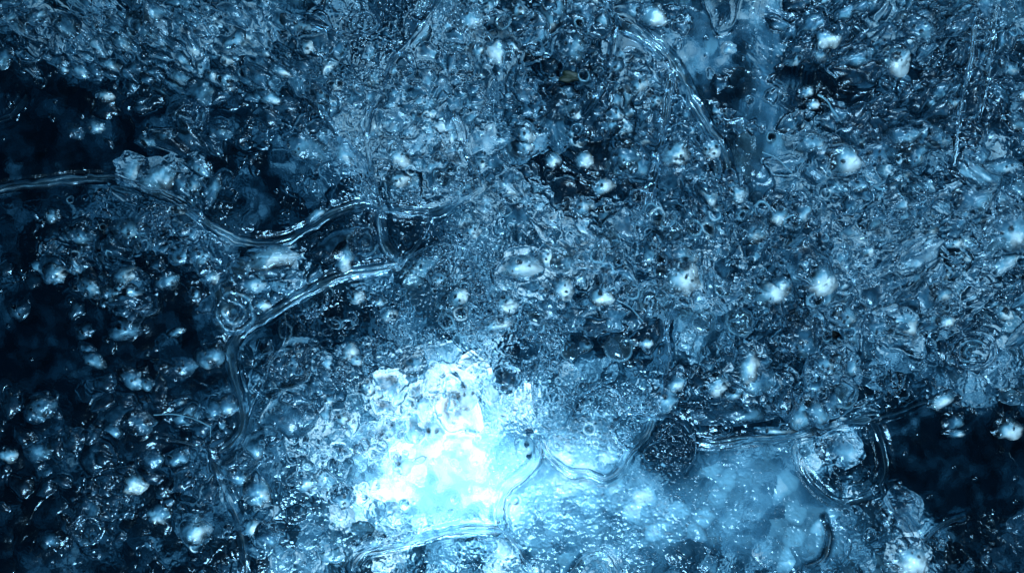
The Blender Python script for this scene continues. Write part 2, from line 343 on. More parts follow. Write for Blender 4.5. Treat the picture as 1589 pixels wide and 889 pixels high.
# crowded rounded lumps: glassy rim, cloudy heart, overlapping like pebbles
LF = np.zeros_like(X); LWH = np.zeros_like(X); LCOV = np.zeros_like(X)
R_LUMP = np.clip(region([(1330,110,290,150),(1330,420,290,140),(1200,580,150,60),(980,330,190,200),(880,120,200,130),(250,60,270,70),(430,120,120,90),(760,250,110,70),(640,140,120,120)])
                 +0.55*region([(200,430,200,90),(250,230,160,70),(200,660,220,170),(480,600,90,80),(600,640,120,70),(500,420,90,40)]), 0, 1)*(1-0.8*R_SMOOTH)*(1-SBW)*(1-0.85*blob(X, Y, [(880,264,46,34),(215,190,46,22),(350,172,50,10),(1290,135,56,28),(1480,720,90,80)]))
def lumps(n, rmin, rmean, rmax):
    global Hf
    cx = rng.uniform(-20, W+20, n); cyy = rng.uniform(-20, H+20, n)
    for a, b in zip(cx, cyy):
        j0, i0 = min(np.searchsorted(YS, b), len(YS)-1), min(np.searchsorted(XS, a), len(XS)-1)
        v0 = float(CD[j0, i0])/9
        if rng.uniform() > R_LUMP[j0, i0]*(1 if v0 > 0.2 else 0.35): continue
        R = min(rmax, rmin+rng.exponential(rmean)); asp = rng.uniform(0.5, 1.0); stre = float(R_STREAK[j0, i0])
        ang = (0.55 if a < 800 else -0.55)*stre+rng.normal(0, 0.35+0.8*(1-stre)); asp *= 1-0.35*stre
        p, q = np.searchsorted(XS, (a-R*1.5, a+R*1.5)); c, d = np.searchsorted(YS, (b-R*1.5, b+R*1.5))
        if q-p < 3 or d-c < 3: continue
        dx = XS[p:q][None, :]-a; dy = YS[c:d][:, None]-b
        u_ = (dx*math.cos(ang)+dy*math.sin(ang))/R; v_ = (-dx*math.sin(ang)+dy*math.cos(ang))/(R*asp)
        t = np.hypot(u_, v_)*(1+0.12*np.sin(3*np.arctan2(v_, u_)+a)+0.08*np.sin(5*np.arctan2(v_, u_)+b))
        m = t < 1
        b0 = float(Hf[j0, i0]); hh = b0-R*0.18+R*rng.uniform(0.45, 0.8)*np.sqrt(np.clip(1-t*t, 0, 1))
        win = m & (hh > Hf[c:d, p:q]-0.3)
        Hs = Hf[c:d, p:q]; Hs[win] = hh[win]
        # groove round the foot of the lump
        Hs -= np.where(m, 0, 0.10*R*np.exp(-((t-1.08)/0.12)**2))
        wv = 0.04+v0*0.72+rng.exponential(0.12)*min(1, 0.15+2*v0)+(0.42 if rng.uniform() < 0.10*min(1, 2*v0) else 0)
        gr = (0.35*u_*np.sign(math.cos(ang)+1e-6)+0.55*(dy/R))  # lit lower side of each lump, painted into its whiteness
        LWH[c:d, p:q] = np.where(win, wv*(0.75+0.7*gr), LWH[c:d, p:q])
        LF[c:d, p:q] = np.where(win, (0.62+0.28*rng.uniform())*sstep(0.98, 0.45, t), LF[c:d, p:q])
        LCOV[c:d, p:q] = np.where(win, 1, LCOV[c:d, p:q]); LCOV[c:d, p:q] = np.maximum(LCOV[c:d, p:q], np.exp(-((t-1.05)/0.18)**2))  # dark gap round the lump, painted into the colour
lumps(1500, 15, 8, 42); lumps(2600, 9, 4, 24); lumps(1300, 4.5, 2.0, 10)
Hf += 0.25*fbm(X, Y, 6, 265, 3)*LCOV
for a in range(1010, 1085, 10):
    for b in range(655, 735, 10):
        a_, b_ = a+rng.normal(0, 1.8)+(5 if (b//10) % 2 else 0), b+rng.normal(0, 1.8)
        if ((a_-1045)/36)**2+((b_-692)/42)**2 > 1: continue
        R = rng.uniform(4.6, 6.2); p, q = np.searchsorted(XS, (a_-R, a_+R)); c, d = np.searchsorted(YS, (b_-R, b_+R))
        t = np.hypot(XS[p:q][None, :]-a_, YS[c:d][:, None]-b_)/R
        Hf[c:d, p:q] += R*0.75*np.sqrt(np.clip(1-t*t, 0, 1))
# thousands of little pits with raised lips, frozen into the face
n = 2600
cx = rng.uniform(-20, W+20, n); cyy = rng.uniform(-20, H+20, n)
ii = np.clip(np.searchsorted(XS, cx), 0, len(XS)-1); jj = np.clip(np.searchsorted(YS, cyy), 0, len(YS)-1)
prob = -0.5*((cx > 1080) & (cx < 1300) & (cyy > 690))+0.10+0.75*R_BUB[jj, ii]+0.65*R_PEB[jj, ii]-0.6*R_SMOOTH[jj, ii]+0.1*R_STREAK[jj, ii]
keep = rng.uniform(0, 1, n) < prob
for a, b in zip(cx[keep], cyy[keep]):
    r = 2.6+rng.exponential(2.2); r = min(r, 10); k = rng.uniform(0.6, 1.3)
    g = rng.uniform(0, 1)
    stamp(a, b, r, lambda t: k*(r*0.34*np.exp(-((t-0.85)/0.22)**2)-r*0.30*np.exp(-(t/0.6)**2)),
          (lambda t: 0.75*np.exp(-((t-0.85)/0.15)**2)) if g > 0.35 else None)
# droplets
n = 1700
cx = rng.uniform(-20, W+20, n); cyy = rng.uniform(-20, H+20, n)
for a, b in zip(cx, cyy):
    if rng.uniform() > 0.15+0.9*float(CD[min(np.searchsorted(YS, b), len(YS)-1), min(np.searchsorted(XS, a), len(XS)-1)])/9: continue
    if (850 < a < 1310 and b > 670 and rng.uniform() < 0.97): continue
    r = 2.0+rng.exponential(1.3)
    stamp(a, b, r, lambda t: 0.8*r*np.sqrt(np.clip(1-t*t, 0, 1)))

Hf = Hf*(1-0.85*SBW)+(HLOW-1)*0.85*SBW; LCOV *= (1-SBW)
# grooves along the seams
for lab, w, pts in SEAMS:
    pp = resample(pts, 3.0)
    for a, b in pp:
        i0, i1 = np.searchsorted(XS, (a-3*w, a+3*w)); j0, j1 = np.searchsorted(YS, (b-3*w, b+3*w))
        if i1-i0 < 1 or j1-j0 < 1: continue
        t = np.hypot(XS[i0:i1][None, :]-a, YS[j0:j1][:, None]-b)
        Hf[j0:j1, i0:i1] -= 0.5*np.exp(-((t-1.9*w)/(0.6*w))**2)

# rime share and its whiteness, with brightness and glints painted in
V = CD/9.0
hum = fbm(X, Y, 60, 300, 4)
frost = 0.05+0.13*sstep(0.25, 0.6, V)+0.62*R_VEIL*(0.75+0.9*fbm(X+0.1*Y, Y*0.07, 9, 310, 3))+0.25*hum*sstep(0.2, 0.5, V)
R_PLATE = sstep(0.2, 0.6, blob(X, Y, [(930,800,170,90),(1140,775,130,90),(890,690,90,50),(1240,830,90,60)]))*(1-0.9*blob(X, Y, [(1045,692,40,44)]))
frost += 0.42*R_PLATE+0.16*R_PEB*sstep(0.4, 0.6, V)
FROST_GLINT = np.clip(frost, 0.03, 0.75)
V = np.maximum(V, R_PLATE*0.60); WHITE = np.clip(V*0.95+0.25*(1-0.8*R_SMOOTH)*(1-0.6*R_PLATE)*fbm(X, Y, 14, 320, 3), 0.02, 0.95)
stk = sstep(0.15, 0.55, fbm((X*0.80+Y*0.60)*0.3, -X*0.60+Y*0.80, 8, 205, 3))*R_STREAK*sstep(0.2, 0.45, V)
FROST_GLINT = FROST_GLINT+0.45*np.clip(LUMPW, 0, 1)*sstep(0.25, 0.5, V)*(1-R_SMOOTH)+0.55*FIL*np.clip(R_PEB+0.6*R_BUB, 0, 1)*sstep(0.15, 0.5, V)+0.5*stk
WHITE = WHITE+0.30*np.clip(LUMPW, -0.6, 1)*sstep(0.2, 0.5, V)+0.32*FIL*sstep(0.15, 0.5, V)*np.clip(R_PEB+0.6*R_BUB, 0, 1)+0.30*stk
FROST_GLINT = FROST_GLINT*(1-LCOV)+LF*LCOV*(0.6+0.9*np.clip(fbm(X, Y, 9, 340, 3)+0.5, 0, 1)*0.7)
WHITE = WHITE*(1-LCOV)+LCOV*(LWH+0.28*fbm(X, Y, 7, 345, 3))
FROST_GLINT = FROST_GLINT*(1-0.75*SEAMBAND)
WHITE = WHITE*(1-0.45*SEAMBAND)
FROST_GLINT = np.clip(np.maximum(FROST_GLINT, RIM_LIGHT*sstep(0.05, 0.4, V+0.15)), 0, 0.9)
WHITE = np.clip(WHITE+RIM_LIGHT*0.5*sstep(0.1, 0.5, V), 0.02, 1)

# ---------------------------------------------------------------- plates: watershed from seed points with the seams as walls
PLATES = [
 ('streaked rippled ice plate of the upper corner above the black hollow', (250,70)),
 ('smooth black clear ice plate above the long dark seam', (70,220)),
 ('dark plate with scattered pits under the long dark seam', (200,400)),
 ('murky clear plate with blurred pale lumps beside the thick rope seam', (150,760)),
 ('torn dark plate around the swirl and the ragged flakes', (430,270)),
 ('glassy dark plate between the two seams left of the central junction', (450,415)),
 ('small glassy plate with a folded skin beside the central junction', (555,370)),
 ('triangular dark pebbled plate below the central junction', (630,360)),
 ('dark beaded plate under the pale diagonal seam', (500,530)),
 ('finely pebbled plate between the tall seam and the fibrous seam', (640,200)),
 ('frosted plate full of cells right of the tall seam', (760,110)),
 ('cellular frosted plate in the middle of the picture', (740,420)),
 ('glowing milky plate over the white lamp glow', (650,700)),
 ('sandy bright plate right of the winding pale seam', (900,790)),
 ('fine grained plate above the double ridged seam', (890,670)),
 ('small round plate inside the closed loop seam', (982,668)),
 ('dark pebbled pocket plate under the arching seam', (1045,695)),
 ('bubbly plate with the square ringed hole and the crowded rings', (980,380)),
 ('dark plate with ringed nodules under the slanting rope seam', (920,130)),
 ('smooth pale curtain plate right of the slanting rope seam', (1180,150)),
 ('streaked nodule plate of the other upper corner', (1370,120)),
 ('horizontal drift of rippled ice along the far edge', (1480,400)),
 ('blistered plate above the tunnel cavity', (1200,560)),
 ('window shaped plate enclosed by seams', (1300,710)),
 ('black clear plate in the lower corner', (1480,720)),
 ('smooth blue plate under the level seam', (1180,800)),
 ('dim rippled plate beneath the pale corner arch', (1530,860)),
 ('frosty plate below the bright seam under the glow', (680,870)),
 ('grainy plate below the curved hanging seam', (1350,840)),
]
CS = 3.0
gw, gh = int((W+40)/CS)+1, int((H+40)/CS)+1
cost = np.ones((gh, gw))
for lab, w, pts in SEAMS:
    for a, b in resample(pts, 1.0):
        i, j = int((a+20)/CS), int((b+20)/CS)
        if 0 <= i < gw and 0 <= j < gh: cost[max(0, j-1):j+1, max(0, i-1):i+1] = 60
cost += 2.2*np.abs(vnoise(*np.meshgrid(np.arange(gw)*CS, np.arange(gh)*CS), 45, 900))
lab_g = np.full((gh, gw), -1, int); dist = np.full((gh, gw), 1e9); pq = []
for k, (l, (a, b)) in enumerate(PLATES):
    i, j = int((a+20)/CS), int((b+20)/CS); dist[j, i] = 0; lab_g[j, i] = k; pq.append((0.0, j, i))
heapq.heapify(pq)
cl = cost.tolist(); dl = dist.tolist(); ll = lab_g.tolist()
while pq:
    d0, j, i = heapq.heappop(pq)
    if d0 > dl[j][i]: continue
    for dj, di, m_ in ((1,0,1),(-1,0,1),(0,1,1),(0,-1,1),(1,1,1.414),(1,-1,1.414),(-1,1,1.414),(-1,-1,1.414)):
        y2, x2 = j+dj, i+di
        if 0 <= y2 < gh and 0 <= x2 < gw:
            nd = d0+m_*cl[y2][x2]
            if nd < dl[y2][x2]: dl[y2][x2] = nd; ll[y2][x2] = ll[j][i]; heapq.heappush(pq, (nd, y2, x2))
LG = np.array(ll)
fcx = (XS[:-1]+XS[1:])/2; fcy = (YS[:-1]+YS[1:])/2
FX, FY = np.meshgrid(fcx, fcy)
FL = LG[np.clip(((FY+20)/CS).astype(int), 0, gh-1), np.clip(((FX+20)/CS).astype(int), 0, gw-1)]

wall = bpy.data.objects.new('ice_block', None); COL.objects.link(wall)
wall['label'] = 'blue backlit block of bubbly ice crossed by pale winding seams'; wall['category'] = 'ice'
for k, (l, s) in enumerate(PLATES):
    fm = FL == k
    if fm.sum() < 20: print('empty plate', l); continue
    me = grid_mesh('ice_plate', XS, YS, Hf, {'frost': FROST_GLINT, 'white': WHITE}, M_CLEAR, fm)
    link('ice_plate', me, wall, label=l)

def face_h(px, py):
    i = np.clip(np.searchsorted(XS, px)-1, 0, len(XS)-2); j = np.clip(np.searchsorted(YS, py)-1, 0, len(YS)-2)
    fx = np.clip((px-XS[i])/(XS[i+1]-XS[i]), 0, 1); fy = np.clip((py-YS[j])/(YS[j+1]-YS[j]), 0, 1)
    return (Hf[j, i]*(1-fx)+Hf[j, i+1]*fx)*(1-fy)+(Hf[j+1, i]*(1-fx)+Hf[j+1, i+1]*fx)*fy

# ---------------------------------------------------------------- seams as ridges that stand on the face
def seam_mesh(pts, w, sd, stg=1.0):
    c = resample(pts, 1.8); s = np.arange(len(c))*1.8
    c = c+np.stack([vnoise(s, s*0, 14, sd), vnoise(s, s*0, 14, sd+3)], 1)*min(w, 5)*0.35
    t = np.gradient(c, axis=0); t /= np.linalg.norm(t, axis=1)[:, None]+1e-9; nrm = np.stack([-t[:, 1], t[:, 0]], 1)
    m = 23; q = np.linspace(-1, 1, m)
    ww = w*(0.80+0.55*vnoise(s, s*0, 30, sd+7)+0.35*vnoise(s, s*0, 9, sd+9))*np.clip(np.minimum(s+2, s[-1]-s+2)/10, 0.15, 1)
    q2 = np.tile(q, (len(c), 1))
    sh = vnoise(s, s*0, 25, sd+5)[:, None]*0.8
    S2 = s[:, None]+0*q2
    o1, o2, o3 = (vnoise(S2, S2*0, 80, sd+50+k)*0.5 for k in (0, 1, 2)); a1, a2, a3 = (np.clip(0.55+1.5*vnoise(S2, S2*0, 48, sd+60+k), 0.1, 1.2) for k in (0, 1, 2))
    prof = a1*np.exp(-((q2-0.50-o1)/0.15)**2)+a2*np.exp(-((q2+0.42-o2)/0.20)**2)+0.35*a3*np.exp(-((q2-o3)/0.12)**2)+0.35*np.exp(-(q2/0.6)**2)
    prof *= np.clip((1-np.abs(q2))*5, 0, 1)
    px = c[:, 0:1]+nrm[:, 0:1]*q2*ww[:, None]; py = c[:, 1:2]+nrm[:, 1:2]*q2*ww[:, None]
    base = face_h(px, py)
    sm = base.mean(1)[:, None]
    k = np.ones(9)/9; sm = np.convolve(np.pad(sm[:, 0], 4, mode='edge'), k, 'valid')[:, None]
    edge = np.abs(q2)**3
    h = np.maximum(base, sm*(1-edge)+base*edge)+0.35+prof*(0.36*ww[:, None])*(1 if stg > 0.35 else 0.3)
    h = h*(1-edge)+(base+0.1)*edge
    v = brightness_detail(px, py)/9
    fr = np.clip((0.06+0.42*np.clip(prof-0.25, 0, 1)*(0.55+1.3*vnoise(px, py, 22, sd+20)))*stg, 0, 0.8)
    wh = np.clip(0.36+0.30*prof+0.50*v+0.25*vnoise(px, py, 6, sd+30), 0.05, 0.95)
    co = np.stack([(px-W/2)*U, -h*U, (H/2-py)*U], -1).reshape(-1, 3)
    i = np.arange(len(c)-1)[:, None]*m+np.arange(m-1)[None, :]
    qd = np.stack([i, i+m, i+m+1, i+1], -1).reshape(-1, 4)
    return raw_mesh('seam', co, qd, {'frost': fr, 'white': wh}, M_SEAM)
for k, (lab, w, pts) in enumerate(SEAMS):
    link('seam', seam_mesh(pts, w*(2.0 if k in (0, 1, 2, 4) else 1.6 if k in STRONG else 1.1), 400+k*40, 1.0 if k in STRONG else 0.3 if k in WEAK else 0.5), wall, label=lab)

# ---------------------------------------------------------------- cloudy ice behind the clear face
xs2 = axis(-40, W+40, 420, 2.6, 14); ys2 = axis(-40, H+40, 420, 2.6, 14)
X2, Y2 = np.meshgrid(xs2, ys2)
sc = 1+(GAP/1.31)/D
xq = (X2-W/2)/sc+W/2; yq = (Y2-H/2)/sc+H/2
V2 = brightness_detail(xq, yq)/9
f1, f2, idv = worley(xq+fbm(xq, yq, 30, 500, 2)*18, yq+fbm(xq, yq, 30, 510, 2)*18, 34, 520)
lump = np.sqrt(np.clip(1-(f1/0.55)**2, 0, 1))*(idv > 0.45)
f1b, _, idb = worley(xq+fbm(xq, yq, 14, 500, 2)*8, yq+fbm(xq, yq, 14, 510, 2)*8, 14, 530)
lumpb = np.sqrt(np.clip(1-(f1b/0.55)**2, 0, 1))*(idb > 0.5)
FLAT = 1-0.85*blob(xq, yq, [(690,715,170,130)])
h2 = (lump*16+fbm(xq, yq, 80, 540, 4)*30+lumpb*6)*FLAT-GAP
wh2 = np.clip(np.maximum(V2*0.88-0.13, 0.05)+0.20*blob(xq, yq, [(690,710,130,120)])+0.07*blob(xq, yq, [(930,790,150,80),(1150,770,110,90)])+(lump*(idv-0.45)*1.1+lumpb*(idb-0.5)*1.1+1.15*fbm(xq, yq, 24, 550, 4, 0.65)+0.8*fbm(xq, yq, 45, 570, 3))*np.clip(0.27+V2, 0, 0.85)*(1-0.80*blob(xq, yq, [(690,720,150,120)]))*(1-0.75*blob(xq, yq, [(900,780,170,110),(1150,780,130,100),(1000,720,60,60)])), 0.0, 1.0)  # brightness layout in the colour, whitened further over the glow areas
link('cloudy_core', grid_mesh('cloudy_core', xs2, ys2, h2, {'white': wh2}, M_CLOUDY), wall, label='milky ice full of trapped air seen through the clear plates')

# ---------------------------------------------------------------- nodules: cloudy lumps that bulge from the face
def disc(n):
    t = np.linspace(-1, 1, n); A, B = np.meshgrid(t, t)
    i = np.arange(n-1)[:, None]*n+np.arange(n-1)[None, :]
    return A*np.sqrt(1-B*B/2), B*np.sqrt(1-A*A/2), np.stack([i, i+n, i+n+1, i+1], -1).reshape(-1, 4)
class Lump:
    def __init__(s, R, aspect, ang, seed, hgt, white, px, py, kind='nodule', ring=3, core=0.86, glow=None):
        s.__dict__.update(locals()); s.g = np.random.default_rng(seed+1)
        s.wa = {'nodule': 0.15, 'rings': 0.05, 'bubble': 0.10, 'lens': 0.05}[kind]
        z = np.random.default_rng(seed).uniform(-1, 1, 16); s.wz = np.append(z, z[0])
        s.ca, s.sa = math.cos(ang), math.sin(ang)
        s.mean = float(face_h(px+R*0.5*np.array([-1, 1, 0, 0, 0]), py+R*0.5*np.array([0, 0, -1, 1, 0])).mean())
        s.gl = s.g.uniform(0.1, 1.3) if glow is None else glow      # direction of the lit side painted on the lump
        s.ph = s.g.uniform(0, 6.28)
    def wob(s, th): return 1+s.wa*np.interp((th+math.pi)/(2*math.pi)*16 % 16, np.arange(17), s.wz)
    def xy(s, a, b):
        w = s.wob(np.arctan2(b, a)); ex, ey = a*s.R*w, b*s.R*s.aspect*w
        return s.px+ex*s.ca-ey*s.sa, s.py+ex*s.sa+ey*s.ca
    def ab(s, x, y):
        dx, dy = x-s.px, y-s.py; a = (dx*s.ca+dy*s.sa)/s.R; b = (-dx*s.sa+dy*s.ca)/(s.R*s.aspect); w = s.wob(np.arctan2(b, a)); return a/w, b/w
    def fields(s, x, y):
        a, b = s.ab(x, y); r = np.hypot(a, b); th = np.arctan2(b, a); base = face_h(x, y); R = s.R; seed = s.seed; k = s.kind
        if k == 'nodule':
            dome = s.hgt*np.clip(1-r*r, 0, 1)**0.8
            n1 = fbm(x, y, max(R*0.55, 6), seed, 3)
            dome = dome+(0.09*R*n1+1.4*fbm(x, y, 7, seed+5, 2))*np.clip((1-r)*3, 0, 1)
            hot = 0.15 if s.white > 0.88 else 0.05  # extra white painted in so the brightest lumps look luminous
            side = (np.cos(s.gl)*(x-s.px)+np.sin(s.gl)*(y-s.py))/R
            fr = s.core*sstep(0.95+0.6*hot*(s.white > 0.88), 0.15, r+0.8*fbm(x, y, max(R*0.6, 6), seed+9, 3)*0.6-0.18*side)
            wh = hot+s.white*(0.66+0.50*side)+0.24*fbm(x, y, max(R*0.35, 4), seed+11, 3)+0.22*np.exp(-((a-0.4*np.cos(s.gl))**2+(b-0.4*np.sin(s.gl))**2)/0.10)*s.white*1.3  # painted highlight toward the lit side
        elif k == 'bubble':
            dome = s.hgt*(np.exp(-((r-0.78)/0.13)**2)+0.55*np.sqrt(np.clip(1-(r/0.62)**2, 0, 1)))
            fr = 0.85*np.exp(-((r-0.80)/0.13)**2)*(0.55+0.45*np.cos(th-s.ph))  # bright arc of the rim, painted in
            wh = s.white+0*r
        elif k == 'pit':
            dome = s.hgt*(np.exp(-((r-0.74)/0.17)**2)-0.9*np.exp(-(r/0.5)**2))
            arc = 0.45+0.55*np.cos(th-s.ph); fr = 0.85*np.clip((1-r)*3, 0, 1)*(0.4+0.6*arc); wh = s.white*np.exp(-((r-0.76)/0.24)**2)*arc+0.05  # lit arc and dark centre painted into the colour
        elif k == 'rings':
            q = r+0.16*fbm(x, y, R*0.5, seed+3, 3); cs = 0.5+0.5*np.cos(q*s.ring*2*math.pi+s.ph)
            dome = s.hgt*cs*np.clip((1-r)*4, 0, 1)*(0.4+0.6*r)-s.hgt*0.8*np.exp(-(r/0.35)**2)+2.0*fbm(x, y, 6, seed, 2)*np.clip((1-r)*4, 0, 1)
            fr = 0.75*cs**3*np.clip((1-r)*3, 0, 1)*np.clip(0.5+1.2*vnoise(x, y, R*0.6, seed+8), 0, 1)+0.06
            wh = s.white+0.5*fbm(x, y, 9, seed, 2)
        else:
            dome = s.hgt*np.sqrt(np.clip(1-(r/0.97)**2, 0, 1))+0.8*vnoise(x, y, 8, seed)*np.clip((1-r)*3, 0, 1)
            fr = 0.45*np.exp(-((r-0.88)/0.07)**2)*(0.5+0.5*np.cos(th-s.ph))+0.05; wh = s.white+0*r  # highlight along the rim, painted in
        q = np.clip(r, 0.35, 1)
        h = base*q+(1-q)*s.mean+dome+0.25*np.clip((1-r)*6, 0, 1)
        h = np.where(r > 0.97, base+0.15, np.maximum(h, base+0.2))
        return h, np.clip(fr, 0, 0.97), np.clip(wh, 0.02, 1)
    def mesh(s, name, mat, n, under=None):
        a, b, qd = disc(n); x, y = s.xy(a, b); h, fr, wh = s.fields(x, y)
        if under is not None:
            dome = h-face_h(x, y); r = np.hypot(a, b)
            a2, b2 = s.xy(a, b); uh = under.fields(x, y)[0]
            h = uh+0.25+s.hgt*(np.exp(-((r-0.74)/0.17)**2)-0.7*np.exp(-(r/0.5)**2))*(r < 0.98)
            h = np.where(r > 0.5, h, uh+0.2-0.1*s.hgt) if False else np.maximum(h, uh+0.12)
        co = np.stack([(x-s.px)*U, -h*U, -(y-s.py)*U], -1).reshape(-1, 3)
        return raw_mesh(name, co, qd, {'frost': fr, 'white': wh}, mat)
M_PIT = mat_clear('pit_ice', 0.03, 1.31, bd=0.0001)
SEED = [1000]
def put(name, px, py, R, lab, cat, group=None, mat=None, pits=0, n=None, aspect=1.0, ang=0.0, hgt=None, white=0.6, **kw):
    SEED[0] += 13
    L = Lump(R, aspect, ang, SEED[0], R*0.45 if hgt is None else hgt, white, px, py, **kw)
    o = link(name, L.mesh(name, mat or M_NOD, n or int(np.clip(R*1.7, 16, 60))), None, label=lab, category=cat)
    o.location = P(px, py, 0)
    if group: o['group'] = group
    done = []
    for _ in range(pits*8):
        if len(done) >= pits: break
        q = L.g.uniform(0, 0.6)**0.7; qa = L.g.uniform(0, 6.28); pr = min(2.0+L.g.exponential(1.8), 3.5+R*0.2)
        x, y = L.xy(np.array([q*math.cos(qa)]), np.array([q*math.sin(qa)])); x, y = float(x[0]), float(y[0])
        if any(math.hypot(x-c[0], y-c[1]) < pr+c[2] for c in done): continue
        done.append((x, y, pr)); SEED[0] += 5
        T = Lump.__new__(Lump); Lump.__init__(T, pr, L.g.uniform(.45, 1), L.g.uniform(0, 3), SEED[0], pr*L.g.uniform(0.25, 0.6), min(1.0, white+L.g.uniform(-0.3, 0.30)), x, y, kind='bubble'); T.wa = 0.3; T.kind = 'pit'
        c = link('air_pit', T.mesh('air_pit', M_PIT, 14, under=L), o); c.location = ((x-px)*U, 0, -(y-py)*U)
    return o

